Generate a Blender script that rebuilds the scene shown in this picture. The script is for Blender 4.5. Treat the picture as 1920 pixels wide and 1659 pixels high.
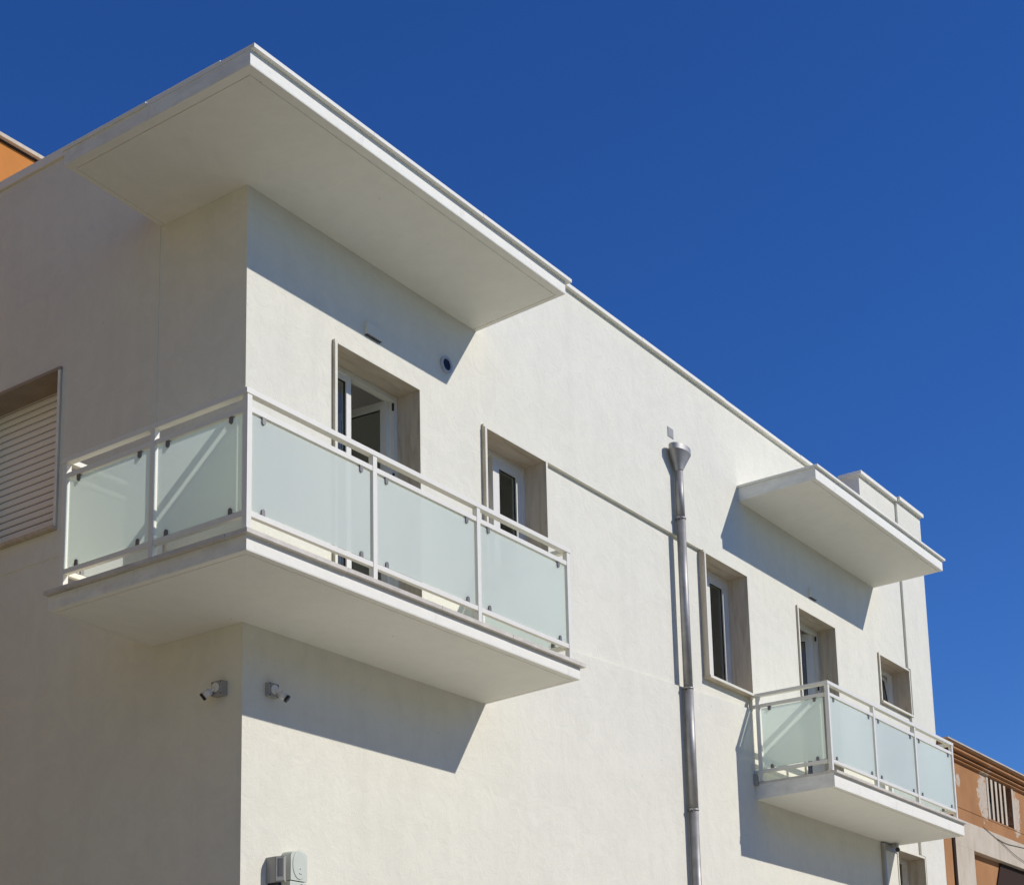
import bpy, bmesh, math, random
from mathutils import Vector, Matrix
random.seed(7)
R = math.radians
scene = bpy.context.scene
for o in list(bpy.data.objects):
    bpy.data.objects.remove(o)
COL = scene.collection

# ------------------------------------------------------------------ camera
# metres; z = 0 is the first floor balcony level, the street lies at GZ
GZ = -5.6
cam_d = bpy.data.cameras.new('camera')
cam = bpy.data.objects.new('camera', cam_d)
COL.objects.link(cam)
cam_d.sensor_fit = 'HORIZONTAL'
cam_d.sensor_width = 36.0
cam_d.lens = 3037.033 / 1920 * 36
cam_d.shift_x = -0.0004
cam_d.shift_y = 0.36527
cam_d.clip_start = 0.1
cam_d.clip_end = 2000
cright = Vector((0.58020452, -0.81418153, -0.02170604))
cdown = Vector((0.1455681, 0.12988288, -0.98078559))
cfwd = Vector((0.80135675, 0.56589653, 0.19387749))
m = Matrix.Identity(4)
for i in range(3):
    m[i][0], m[i][1], m[i][2] = cright[i], -cdown[i], -cfwd[i]
m[0][3], m[1][3], m[2][3] = -8.42381, -8.40375, -4.00634
cam.matrix_world = m
scene.camera = cam

# ------------------------------------------------------------------ sky and sun
SUN_EL, SUN_AZ = R(34.2), R(24.8)          # azimuth measured from -y towards +x
sdir = Vector((math.cos(SUN_EL) * math.sin(SUN_AZ), -math.cos(SUN_EL) * math.cos(SUN_AZ), math.sin(SUN_EL)))
world = bpy.data.worlds.new('World')
scene.world = world
world.use_nodes = True
wn = world.node_tree
bg = wn.nodes['Background']
sky = wn.nodes.new('ShaderNodeTexSky')
sky.sky_type = 'NISHITA'
sky.sun_disc = False
sky.sun_elevation = SUN_EL
sky.sun_rotation = math.atan2(sdir.x, sdir.y)
sky.altitude = 0
sky.air_density = 1.0
sky.dust_density = 0.0
sky.ozone_density = 10.0
hs_ = wn.nodes.new('ShaderNodeHueSaturation')
hs_.inputs['Hue'].default_value = 0.512
hs_.inputs['Saturation'].default_value = 1.12
wn.links.new(sky.outputs[0], hs_.inputs['Color'])
wn.links.new(hs_.outputs[0], bg.inputs[0])
bg.inputs[1].default_value = 0.115
sun_d = bpy.data.lights.new('sun', 'SUN')
sun_d.energy = 3.4
sun_d.angle = R(0.5)
sun_d.color = (1.0, 0.955, 0.91)
sun = bpy.data.objects.new('sun', sun_d)
COL.objects.link(sun)
sun.rotation_euler = sdir.to_track_quat('Z', 'Y').to_euler()
sun.location = (10, -25, 30)
scene.view_settings.view_transform = 'Standard'
scene.view_settings.look = 'None'
scene.view_settings.gamma = 1
scene.view_settings.use_curve_mapping = False
scene.view_settings.exposure = 0.0
scene.render.engine = 'CYCLES'
scene.cycles.max_bounces = 10
scene.cycles.diffuse_bounces = 6
scene.cycles.transparent_max_bounces = 16
scene.render.resolution_x, scene.render.resolution_y = 1024, 884

# ------------------------------------------------------------------ materials
class NT:
    def __init__(s, name):
        s.m = bpy.data.materials.new(name)
        s.m.use_nodes = True
        s.t = s.m.node_tree
        s.b = s.t.nodes['Principled BSDF']
        s.out = s.t.nodes['Material Output']
        g = s.n('ShaderNodeNewGeometry')
        s.pos = g.outputs['Position']
    def n(s, typ, **kw):
        nd = s.t.nodes.new(typ)
        for k, v in kw.items():
            setattr(nd, k, v)
        return nd
    def l(s, a, b):
        s.t.links.new(a, b)
    def mapping(s, scale=(1, 1, 1)):
        mp = s.n('ShaderNodeMapping')
        s.l(s.pos, mp.inputs[0])
        mp.inputs['Scale'].default_value = scale
        return mp.outputs[0]
    def noise(s, scale, detail=3, rough=0.55, vec=None, dist=0.0):
        nd = s.n('ShaderNodeTexNoise')
        nd.inputs['Scale'].default_value = scale
        nd.inputs['Detail'].default_value = detail
        nd.inputs['Roughness'].default_value = rough
        nd.inputs['Distortion'].default_value = dist
        s.l(vec if vec is not None else s.pos, nd.inputs['Vector'])
        return nd.outputs['Fac']
    def ramp(s, fac, stops):
        r = s.n('ShaderNodeValToRGB')
        e = r.color_ramp.elements
        while len(e) < len(stops):
            e.new(0.5)
        for i, (p, c) in enumerate(stops):
            e[i].position = p
            e[i].color = (*c, 1) if isinstance(c, tuple) else (c, c, c, 1)
        s.l(fac, r.inputs[0])
        return r.outputs[0]
    def mix(s, fac, a, b, mode='MIX'):
        mx = s.n('ShaderNodeMix', data_type='RGBA', blend_type=mode)
        for sock, v in ((mx.inputs[0], fac), (mx.inputs[6], a), (mx.inputs[7], b)):
            if isinstance(v, (int, float)):
                sock.default_value = v
            elif isinstance(v, tuple):
                sock.default_value = (*v, 1)
            else:
                s.l(v, sock)
        return mx.outputs[2]
    def math(s, op, a, b=None):
        nd = s.n('ShaderNodeMath', operation=op)
        for i, v in enumerate((a, b)):
            if v is None:
                continue
            if isinstance(v, (int, float)):
                nd.inputs[i].default_value = v
            else:
                s.l(v, nd.inputs[i])
        return nd.outputs[0]
    def bump(s, h, strength, dist=0.01):
        b = s.n('ShaderNodeBump')
        b.inputs['Strength'].default_value = strength
        b.inputs['Distance'].default_value = dist
        s.l(h, b.inputs['Height'])
        s.l(b.outputs[0], s.b.inputs['Normal'])
    def color(s, c):
        if isinstance(c, tuple):
            s.b.inputs['Base Color'].default_value = (*c, 1)
        else:
            s.l(c, s.b.inputs['Base Color'])

def sc(c, k):
    return tuple(x * k for x in c)

def plaster(name, base, var=0.06, bump=0.35, rough=0.9, fine=60):
    t = NT(name)
    big = t.noise(0.7, 4, 0.6)
    mid = t.noise(4.0, 6, 0.68, dist=1.0)
    grit = t.noise(34.0, 5, 0.7, dist=1.5)
    c = t.mix(t.ramp(big, [(0.3, 0.0), (0.7, 1.0)]), sc(base, 1 - var), sc(base, 1 + var * 0.6))
    c = t.mix(t.math('MULTIPLY', t.ramp(mid, [(0.38, 1.0), (0.60, 0.0)]), 0.5), c, sc(base, 1 - var * 1.8))
    c = t.mix(t.math('MULTIPLY', t.ramp(grit, [(0.34, 1.0), (0.48, 0.0)]), 0.35), c, sc(base, 1 - var * 2.2))
    streak = t.noise(1.0, 5, 0.65, vec=t.mapping((4.0, 4.0, 0.22)))
    c = t.mix(t.math('MULTIPLY', t.ramp(streak, [(0.48, 0.0), (0.70, 1.0)]), 0.45), c, sc(base, 1 - var * 2.4))
    patch = t.noise(1.6, 3, 0.5, dist=2.5)
    c = t.mix(t.math('MULTIPLY', t.ramp(patch, [(0.52, 0.0), (0.56, 1.0)]), 0.35), c, sc(base, 1 + var * 0.5))
    # a few tiny pits and flecks
    vor = t.n('ShaderNodeTexVoronoi')
    vor.inputs['Scale'].default_value = 2.6
    t.l(t.pos, vor.inputs['Vector'])
    c = t.mix(t.math('MULTIPLY', t.ramp(vor.outputs['Distance'], [(0.018, 1.0), (0.032, 0.0)]), 0.45), c, sc(base, 0.45))
    t.color(c)
    # trowelled relief: broad sweeps, arcs and grain
    h = t.math('ADD', t.math('MULTIPLY', t.noise(5.0, 4, 0.6, dist=1.5), 0.9), t.math('MULTIPLY', t.noise(19.0, 5, 0.65, vec=t.mapping((1, 1, 1.7)), dist=2.2), 0.38))
    h = t.math('ADD', h, t.math('MULTIPLY', t.noise(fine, 3, 0.6), 0.12))
    t.bump(h, bump, 0.02)
    t.b.inputs['Roughness'].default_value = rough
    t.b.inputs['Specular IOR Level'].default_value = 0.2
    return t.m

def simple(name, base, rough=0.5, metal=0.0, spec=0.5, var=0.0, nscale=6.0, bump=0.0, bscale=80):
    t = NT(name)
    if var:
        n = t.noise(nscale, 4, 0.6)
        t.color(t.mix(t.ramp(n, [(0.3, 0.0), (0.7, 1.0)]), sc(base, 1 - var), sc(base, 1 + var * 0.5)))
    else:
        t.color(base)
    if bump:
        t.bump(t.noise(bscale, 3), bump, 0.004)
    t.b.inputs['Roughness'].default_value = rough
    t.b.inputs['Metallic'].default_value = metal
    t.b.inputs['Specular IOR Level'].default_value = spec
    return t.m

M = {}
M['plaster'] = plaster('white_plaster', (0.795, 0.765, 0.63), 0.042, 0.38)
def fascia_mat():
    m = plaster('white_slab_paint', (0.89, 0.865, 0.75), 0.03, 0.18, fine=90)
    t = NT.__new__(NT)
    t.m, t.t = m, m.node_tree
    t.b = t.t.nodes['Principled BSDF']
    g = t.n('ShaderNodeNewGeometry')
    t.pos = g.outputs['Position']
    src = t.b.inputs['Base Color'].links[0].from_socket
    drip_ = t.noise(6.0, 5, 0.7, vec=t.mapping((1.0, 1.0, 0.25)))
    damp = t.noise(1.3, 5, 0.7)
    f = t.math('MULTIPLY', t.ramp(drip_, [(0.56, 0.0), (0.74, 1.0)]), t.ramp(damp, [(0.45, 0.0), (0.62, 1.0)]))
    # the weather side of the slabs is dirtier
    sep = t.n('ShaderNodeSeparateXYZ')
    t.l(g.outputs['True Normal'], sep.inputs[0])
    upright = t.ramp(t.math('ABSOLUTE', sep.outputs[2]), [(0.2, 1.0), (0.6, 0.0)])
    c = t.mix(t.math('MULTIPLY', t.math('MULTIPLY', f, upright), 0.5), src, (0.42, 0.385, 0.33))
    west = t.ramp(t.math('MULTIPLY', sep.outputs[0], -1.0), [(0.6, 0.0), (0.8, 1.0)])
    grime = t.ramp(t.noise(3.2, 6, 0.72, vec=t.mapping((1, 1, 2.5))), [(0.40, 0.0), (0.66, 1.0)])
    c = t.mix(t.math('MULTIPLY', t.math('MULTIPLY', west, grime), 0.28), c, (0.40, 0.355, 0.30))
    t.color(c)
    return m
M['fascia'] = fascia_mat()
M['soffit'] = plaster('soffit_paint', (0.80, 0.78, 0.71), 0.03, 0.06)
M['stone'] = None

def stone_mat():
    t = NT('coping_stone')
    n = t.noise(9, 5, 0.65)
    c = t.mix(t.ramp(n, [(0.3, 0.0), (0.7, 1.0)]), (0.58, 0.53, 0.44), (0.72, 0.67, 0.57))
    d = t.noise(2.2, 4, 0.6, vec=t.mapping((1, 1, 4)))
    c = t.mix(t.math('MULTIPLY', t.ramp(d, [(0.52, 0.0), (0.72, 1.0)]), 0.45), c, (0.30, 0.275, 0.25))
    t.color(c)
    t.bump(t.noise(70, 3), 0.25, 0.004)
    t.b.inputs['Roughness'].default_value = 0.75
    return t.m
M['stone'] = stone_mat()

def marble_mat(name, scale):
    t = NT(name)
    n = t.noise(2.2, 5, 0.62, vec=t.mapping(scale), dist=0.7)
    t.color(t.ramp(n, [(0.30, (0.44, 0.355, 0.25)), (0.48, (0.57, 0.485, 0.355)), (0.70, (0.65, 0.57, 0.435))]))
    t.bump(n, 0.12, 0.004)
    t.b.inputs['Roughness'].default_value = 0.55
    return t.m
M['marble'] = marble_mat('travertine', (1.0, 7.0, 5.0))
M['marble_shade'] = simple('shaded_travertine', (0.36, 0.29, 0.21), 0.6, 0, 0.4, 0.15, 5)  # same travertine, darkened to stand in for the shade of the recess
M['marble_v'] = marble_mat('travertine_upright', (7.0, 7.0, 0.8))
M['stone_paint'] = simple('painted_coping', (0.86, 0.83, 0.71), 0.8, 0, 0.2, 0.05, 3)
M['rail'] = simple('white_painted_metal', (0.84, 0.805, 0.68), 0.38, 0, 0.5, 0.03, 12)
M['pvc'] = simple('white_pvc', (0.81, 0.785, 0.68), 0.32, 0, 0.5)
M['gasket'] = simple('black_rubber', (0.02, 0.02, 0.022), 0.6)
M['clampm'] = simple('satin_steel', (0.20, 0.19, 0.175), 0.45, 0.5)
M['steel'] = simple('stainless_steel', (0.40, 0.385, 0.355), 0.54, 0.6, 0.4, 0.25, 5)
M['floor'] = simple('balcony_tile', (0.82, 0.775, 0.65), 0.6, 0, 0.4, 0.06, 4)
M['interior'] = simple('interior_paint', (0.72, 0.70, 0.66), 0.9, 0, 0.2, 0.03)
M['shutter'] = simple('ivory_shutter', (0.90, 0.86, 0.75), 0.5, 0, 0.4)
M['greybox'] = simple('grey_plastic', (0.36, 0.345, 0.31), 0.5, 0, 0.4, 0.05)
M['whitepl'] = simple('white_plastic', (0.74, 0.715, 0.63), 0.35)
M['black'] = simple('black_plastic', (0.012, 0.012, 0.014), 0.25)
M['greenbox'] = simple('pale_green_plastic', (0.60, 0.63, 0.53), 0.5, 0, 0.4, 0.03)
M['ventgrey'] = simple('vent_grey', (0.45, 0.45, 0.45), 0.5)
M['darkhole'] = simple('dark_duct', (0.03, 0.03, 0.035), 0.7)
M['scupper'] = simple('scupper_grey', (0.33, 0.32, 0.31), 0.8)
M['asphalt'] = simple('pale_stone_road', (0.50, 0.48, 0.405), 0.85, 0, 0.3, 0.15, 3, 0.3)
M['ground'] = simple('pale_ground', (0.41, 0.385, 0.31), 0.9, 0, 0.3, 0.15, 0.3)
M['tarmac'] = simple('worn_tarmac', (0.28, 0.25, 0.185), 0.9, 0, 0.3, 0.2, 3, 0.3)
M['paving'] = simple('limestone_paving', (0.46, 0.44, 0.37), 0.8, 0, 0.3, 0.12, 2)
M['tan'] = plaster('tan_plaster', (0.53, 0.455, 0.225), 0.1, 0.3)
M['orange2'] = plaster('orange_plaster', (0.57, 0.225, 0.055), 0.05, 0.15)
M['cable'] = simple('black_cable', (0.05, 0.045, 0.04), 0.6)
M['darkbrown'] = simple('dark_brown_matt', (0.055, 0.036, 0.028), 0.95, 0, 0.05)

def schlick(t, f0=0.045):
    """two-sided Fresnel weight"""
    lw = t.n('ShaderNodeLayerWeight')
    lw.inputs[0].default_value = 0.5
    p = t.math('POWER', lw.outputs['Facing'], 5.0)
    return t.math('ADD', t.math('MULTIPLY', p, 1 - f0), f0)

def glass_mat():
    t = NT('window_glass')
    tr = t.n('ShaderNodeBsdfTransparent')
    tr.inputs[0].default_value = (0.86, 0.89, 0.87, 1)
    gl = t.n('ShaderNodeBsdfGlossy')
    gl.inputs['Roughness'].default_value = 0.02
    fr = schlick(t)
    mx = t.n('ShaderNodeMixShader')
    t.l(fr, mx.inputs[0])
    t.l(tr.outputs[0], mx.inputs[1])
    t.l(gl.outputs[0], mx.inputs[2])
    t.l(mx.outputs[0], t.out.inputs[0])
    return t.m
M['glass'] = glass_mat()

def frosted_mat():
    t = NT('frosted_glass')
    df = t.n('ShaderNodeBsdfDiffuse')
    smear = t.noise(2.5, 4, 0.6, vec=t.mapping((1, 1, 0.5)))
    df.inputs[0].default_value = (0.92, 0.985, 0.935, 1)
    t.l(t.mix(t.ramp(smear, [(0.35, 0.0), (0.7, 1.0)]), (0.90, 0.965, 0.885), (0.95, 1.0, 0.93)), df.inputs[0])
    tl = t.n('ShaderNodeBsdfTranslucent')
    tl.inputs[0].default_value = (0.94, 0.995, 0.90, 1)
    m1 = t.n('ShaderNodeMixShader')
    m1.inputs[0].default_value = 0.56
    t.l(df.outputs[0], m1.inputs[1])
    t.l(tl.outputs[0], m1.inputs[2])
    tr = t.n('ShaderNodeBsdfTransparent')
    tr.inputs[0].default_value = (0.80, 0.90, 0.86, 1)
    m2 = t.n('ShaderNodeMixShader')
    m2.inputs[0].default_value = 0.065
    t.l(m1.outputs[0], m2.inputs[1])
    t.l(tr.outputs[0], m2.inputs[2])
    gl = t.n('ShaderNodeBsdfGlossy')
    gl.inputs['Roughness'].default_value = 0.22
    fr = schlick(t, 0.02)
    m3 = t.n('ShaderNodeMixShader')
    t.l(fr, m3.inputs[0])
    t.l(m2.outputs[0], m3.inputs[1])
    t.l(gl.outputs[0], m3.inputs[2])
    t.l(m3.outputs[0], t.out.inputs[0])
    return t.m
M['frosted'] = frosted_mat()
def clearface_mat():
    t = NT('clear_glass_face')
    tr = t.n('ShaderNodeBsdfTransparent')
    tr.inputs[0].default_value = (0.93, 0.98, 0.955, 1)
    gl = t.n('ShaderNodeBsdfGlossy')
    gl.inputs['Roughness'].default_value = 0.03
    fr = schlick(t)
    mx = t.n('ShaderNodeMixShader')
    t.l(fr, mx.inputs[0])
    t.l(tr.outputs[0], mx.inputs[1])
    t.l(gl.outputs[0], mx.inputs[2])
    t.l(mx.outputs[0], t.out.inputs[0])
    return t.m
M['clearface'] = clearface_mat()

def old_orange():
    t = NT('weathered_orange_plaster')
    big = t.noise(1.1, 5, 0.65)
    c = t.mix(t.ramp(big, [(0.3, 0.0), (0.7, 1.0)]), (0.36, 0.175, 0.07), (0.47, 0.24, 0.105))
    streak = t.noise(2.0, 4, 0.6, vec=t.mapping((2.4, 1, 0.35)))
    c = t.mix(t.math('MULTIPLY', t.ramp(streak, [(0.5, 0.0), (0.75, 1.0)]), 0.35), c, (0.26, 0.14, 0.08))
    # flaked patches beside the louvred vent, ragged outline
    sep = t.n('ShaderNodeSeparateXYZ')
    t.l(t.pos, sep.inputs[0])
    def blob(cx, cz, rx, rz):
        dx = t.math('MULTIPLY', t.math('SUBTRACT', sep.outputs[0], cx), 1 / rx)
        dz = t.math('MULTIPLY', t.math('SUBTRACT', sep.outputs[2], cz), 1 / rz)
        d = t.math('ADD', t.math('MULTIPLY', dx, dx), t.math('MULTIPLY', dz, dz))
        return t.math('SUBTRACT', 1.0, d)
    rag = t.math('MULTIPLY', t.math('SUBTRACT', t.noise(9, 6, 0.72), 0.5), 3.4)
    m = t.math('MAXIMUM', blob(16.46, 1.14, 0.36, 0.50), blob(18.0, 1.08, 0.24, 0.48))
    m = t.math('MAXIMUM', m, blob(15.32, 1.2, 0.12, 0.12))
    m = t.math('MAXIMUM', m, t.math('SUBTRACT', blob(15.9, 1.0, 0.7, 0.3), 1.05))
    m = t.math('ADD', m, rag)
    msk = t.ramp(m, [(0.42, 0.0), (0.46, 1.0)])
    c = t.mix(msk, c, t.mix(t.noise(14, 4), (0.44, 0.35, 0.25), (0.64, 0.55, 0.43)))
    rim = t.ramp(m, [(0.30, 0.0), (0.36, 1.0), (0.42, 1.0), (0.46, 0.0)])
    c = t.mix(t.math('MULTIPLY', rim, 0.4), c, (0.60, 0.34, 0.16))
    t.color(c)
    h = t.math('SUBTRACT', t.math('MULTIPLY', t.noise(30, 4, 0.6), 0.4), t.math('MULTIPLY', msk, 1.0))
    t.bump(h, 0.35, 0.01)
    t.b.inputs['Roughness'].default_value = 0.95
    t.b.inputs['Specular IOR Level'].default_value = 0.15
    return t.m
M['oldorange'] = old_orange()

def old_cream():
    t = NT('stained_cream_plaster')
    n = t.noise(1.6, 5, 0.65)
    c = t.mix(t.ramp(n, [(0.3, 0.0), (0.7, 1.0)]), (0.52, 0.435, 0.31), (0.65, 0.565, 0.43))
    s = t.noise(2.4, 5, 0.65, vec=t.mapping((3.5, 1, 0.5)))
    c = t.mix(t.math('MULTIPLY', t.ramp(s, [(0.5, 0.0), (0.72, 1.0)]), 0.55), c, (0.42, 0.32, 0.21))
    t.color(c)
    t.bump(t.noise(25, 4), 0.25, 0.01)
    t.b.inputs['Roughness'].default_value = 0.95
    return t.m
M['oldcream'] = old_cream()

# ------------------------------------------------------------------ mesh helpers
ORG = {}
def newob(name, bm, mat, parent=None, smooth=False):
    """link bm (world coordinates) as one mesh object with its origin at its middle"""
    bmesh.ops.recalc_face_normals(bm, faces=bm.faces[:])
    vs = [v.co for v in bm.verts]
    lo = Vector([min(v[i] for v in vs) for i in range(3)])
    hi = Vector([max(v[i] for v in vs) for i in range(3)])
    c = (lo + hi) / 2
    bmesh.ops.translate(bm, verts=bm.verts[:], vec=-c)
    me = bpy.data.meshes.new(name)
    bm.to_mesh(me)
    bm.free()
    if smooth:
        for p in me.polygons:
            p.use_smooth = True
    me.materials.append(M[mat] if isinstance(mat, str) else mat)
    o = bpy.data.objects.new(name, me)
    COL.objects.link(o)
    ORG[o.name] = c.copy()
    if parent is not None:
        o.parent = parent
        o.location = c - ORG[parent.name]
    else:
        o.location = c
    return o

def thing(name, label, cat, loc, group=None):
    o = bpy.data.objects.new(name, None)
    o.empty_display_size = 0.3
    COL.objects.link(o)
    o.location = loc
    ORG[o.name] = Vector(loc)
    tag(o, label, cat, group)
    return o

def tag(o, label, cat, group=None):
    o['label'] = label
    o['category'] = cat
    if group:
        o['group'] = group

def struct(o):
    o['kind'] = 'structure'
    return o

def addbox(bm, x0, x1, y0, y1, z0, z1, mat4=None, bevel=0.0):
    g = bmesh.ops.create_cube(bm, size=1.0)
    vs = g['verts']
    for v in vs:
        v.co = Vector((x0 + (v.co.x + .5) * (x1 - x0), y0 + (v.co.y + .5) * (y1 - y0), z0 + (v.co.z + .5) * (z1 - z0)))
    if bevel:
        es = list({e for v in vs for e in v.link_edges})
        r = bmesh.ops.bevel(bm, geom=es, offset=bevel, segments=2, affect='EDGES', profile=0.7)
        vs = list({v for f in r['faces'] for v in f.verts} | {v for v in vs if v.is_valid})
    if mat4 is not None:
        bmesh.ops.transform(bm, matrix=mat4, verts=[v for v in vs if v.is_valid])
    return vs

def box(name, b, mat, parent, bevel=0.0, mat4=None):
    bm = bmesh.new()
    addbox(bm, *b, mat4=mat4, bevel=bevel)
    return newob(name, bm, mat, parent)

def addprism(bm, pts, axis, a, b):
    """extrude the 2D outline pts along an axis ('x','y','z') from a to b"""
    def P(p, t):
        if axis == 'x':
            return (t, p[0], p[1])
        if axis == 'y':
            return (p[0], t, p[1])
        return (p[0], p[1], t)
    v0 = [bm.verts.new(P(p, a)) for p in pts]
    v1 = [bm.verts.new(P(p, b)) for p in pts]
    n = len(pts)
    bm.faces.new(v0)
    bm.faces.new(v1[::-1])
    for i in range(n):
        bm.faces.new((v0[i], v0[(i + 1) % n], v1[(i + 1) % n], v1[i]))
    return v0 + v1

def prism(name, pts, axis, a, b, mat, parent):
    bm = bmesh.new()
    addprism(bm, pts, axis, a, b)
    return newob(name, bm, mat, parent)

def addtube(bm, p0, p1, r0, r1=None, seg=24, cap=True):
    r1 = r0 if r1 is None else r1
    p0, p1 = Vector(p0), Vector(p1)
    q = (p1 - p0).to_track_quat('Z', 'Y')
    a, b = [], []
    for i in range(seg):
        t = 2 * math.pi * i / seg
        d = q @ Vector((math.cos(t), math.sin(t), 0))
        a.append(bm.verts.new(p0 + d * r0))
        b.append(bm.verts.new(p1 + d * r1))
    for i in range(seg):
        f = bm.faces.new((a[i], a[(i + 1) % seg], b[(i + 1) % seg], b[i]))
        f.smooth = True
    if cap:
        bm.faces.new(a[::-1])
        bm.faces.new(b)

def tube(name, p0, p1, r0, mat, parent, r1=None, seg=24):
    bm = bmesh.new()
    addtube(bm, p0, p1, r0, r1, seg)
    return newob(name, bm, mat, parent)

def addloft(bm, rings, cap0=True, cap1=True, smooth=True):
    """rings: list of lists of points of equal length"""
    vr = [[bm.verts.new(p) for p in r] for r in rings]
    n = len(rings[0])
    for a, b in zip(vr, vr[1:]):
        for i in range(n):
            f = bm.faces.new((a[i], a[(i + 1) % n], b[(i + 1) % n], b[i]))
            f.smooth = smooth
    if cap0:
        bm.faces.new(vr[0][::-1])
    if cap1:
        bm.faces.new(vr[-1])

def wall_grid(us, ws, cell, thick, put, warp=None):
    """wall with openings: cell(i,j) -> front depth or None for an opening; put(u,d,w) -> point"""
    bm = bmesh.new()
    def pt(i, j, d):
        u, w = us[i], ws[j]
        if warp:
            w = warp(u, j, w)
        return put(u, d, w)
    def quad(*ps):
        bm.faces.new([bm.verts.new(p) for p in ps])
    nu, nw = len(us) - 1, len(ws) - 1
    def g(i, j):
        if i < 0 or j < 0 or i >= nu or j >= nw:
            return None
        return cell(i, j)
    for i in range(nu):
        for j in range(nw):
            d = g(i, j)
            if d is None:
                continue
            quad(pt(i, j, d), pt(i + 1, j, d), pt(i + 1, j + 1, d), pt(i, j + 1, d))
            quad(pt(i, j, thick), pt(i + 1, j, thick), pt(i + 1, j + 1, thick), pt(i, j + 1, thick))
            for (di, dj, a, b) in ((-1, 0, (i, j), (i, j + 1)), (1, 0, (i + 1, j), (i + 1, j + 1)),
                                   (0, -1, (i, j), (i + 1, j)), (0, 1, (i, j + 1), (i + 1, j + 1))):
                nb = g(i + di, j + dj)
                e = thick if nb is None else nb
                if e > d:
                    quad(pt(*a, d), pt(*b, d), pt(*b, e), pt(*a, e))
    bmesh.ops.remove_doubles(bm, verts=bm.verts[:], dist=1e-5)
    return bm

putR = lambda u, d, w: (u, d, w)      # facade facing -y, u = x
putL = lambda u, d, w: (d, u, w)      # facade facing -x, u = y

# ------------------------------------------------------------------ setting: ground, road, pavements
bm = bmesh.new()
addbox(bm, -400, 400, -400, 400, GZ - 0.5, GZ)
struct(newob('ground', bm, 'ground'))
bm = bmesh.new()
addbox(bm, -60, 60, -9.5, -1.7, GZ + 0.004, GZ + 0.008)
struct(newob('road', bm, 'asphalt'))
bm = bmesh.new()
addbox(bm, -10.4, -1.6, -1.6, 60, GZ + 0.004, GZ + 0.008)
struct(newob('side_road', bm, 'tarmac'))
bm = bmesh.new()
addprism(bm, [(-1.5, 60), (-1.5, -1.2), (-1.1, -1.6), (60, -1.6), (60, 0.3), (0.3, 0.3), (0.3, 60)], 'z', GZ + 0.001, GZ + 0.13)
struct(newob('pavement', bm, 'paving'))
bm = bmesh.new()
addbox(bm, -60, 60, -40, -9.6, GZ + 0.001, GZ + 0.13)
struct(newob('pavement', bm, 'paving'))

# ------------------------------------------------------------------ white corner building
house = thing('apartment_building', 'white plastered corner apartment block with wraparound balcony and roof canopies', 'building', (0, 0, GZ))
ZTOP = 4.655
# ---- street front (faces -y)
T = 0.03
openR = {  # x0, x1, z0, z1 (clear opening inside the surround)
    'doorA': (1.042, 2.147, 0.05, 2.560),
    'winA': (3.138, 4.150, 1.09, 2.560),
    'winB': (7.395, 8.448, 1.09, 2.558),
    'doorB': (9.872, 10.985, 0.05, 2.542),
    'winC': (12.473, 13.548, 1.86, 2.528),
    'winD': (12.62, 13.62, -1.6, -0.235),
}
G = 0.002
def hole(o):
    return (o[0] - T - G, o[1] + T + G, o[2] - T - G, o[3] + T + G)
REC = (4.185, 7.3635)          # shallow recessed panel between the two windows
rec_z0, rec_z1 = 0.76, 2.590
XP = 13.50                   # start of the slightly proud end strip
XEND = 14.409
us = sorted({0.0, XEND, XP, REC[0], REC[1]} | {v for o in openR.values() for v in hole(o)[:2]})
ws = sorted({GZ, ZTOP, rec_z0, rec_z1} | {v for o in openR.values() for v in hole(o)[2:]})
def cellR(i, j):
    u = (us[i] + us[i + 1]) / 2
    w = (ws[j] + ws[j + 1]) / 2
    for o in openR.values():
        h = hole(o)
        if h[0] < u < h[1] and h[2] < w < h[3]:
            return None
    if REC[0] < u < REC[1] and rec_z0 < w < rec_z1:
        return 0.042
    if REC[1] <= u < 8.4815 and rec_z0 < w < 1.06:
        return 0.042
    if u > XP:
        return -0.036
    return 0.0
jrec = ws.index(rec_z0)
def warpR(u, j, w):
    if j == jrec and 4.0 < u < 8.6:
        return 0.718 + (u - 4.637) * 0.0505
    return w
newob('wall', wall_grid(us, ws, cellR, 0.34, putR, warpR), 'plaster', house)
# ---- side street front (faces -x)
LW = (2.235, 3.60, 1.16, 2.590)
hl = (LW[0] - T - G, LW[1] + T + G, LW[2] - T - G, LW[3] + T + G)
usl = [0.34, 1.006, hl[0], hl[1], 7.4]
wsl = [GZ, 0.885, hl[2], hl[3], 3.6, ZTOP]
def cellL(i, j):
    if i == 2 and j == 2:
        return None
    if i >= 1 and j >= 1:
        return -0.006
    return 0.0
newob('wall', wall_grid(usl, wsl, cellL, 0.34, putL), 'plaster', house)
bm = bmesh.new()
addbox(bm, 0.34, XEND, 7.06, 7.4, GZ, ZTOP)
addbox(bm, XEND - 0.34, XEND, 0.342, 7.058, GZ, ZTOP)
newob('wall', bm, 'plaster', house)
box('roof', (0.342, XEND - 0.342, 0.342, 7.058, 4.2, 4.35), 'floor', house)
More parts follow.
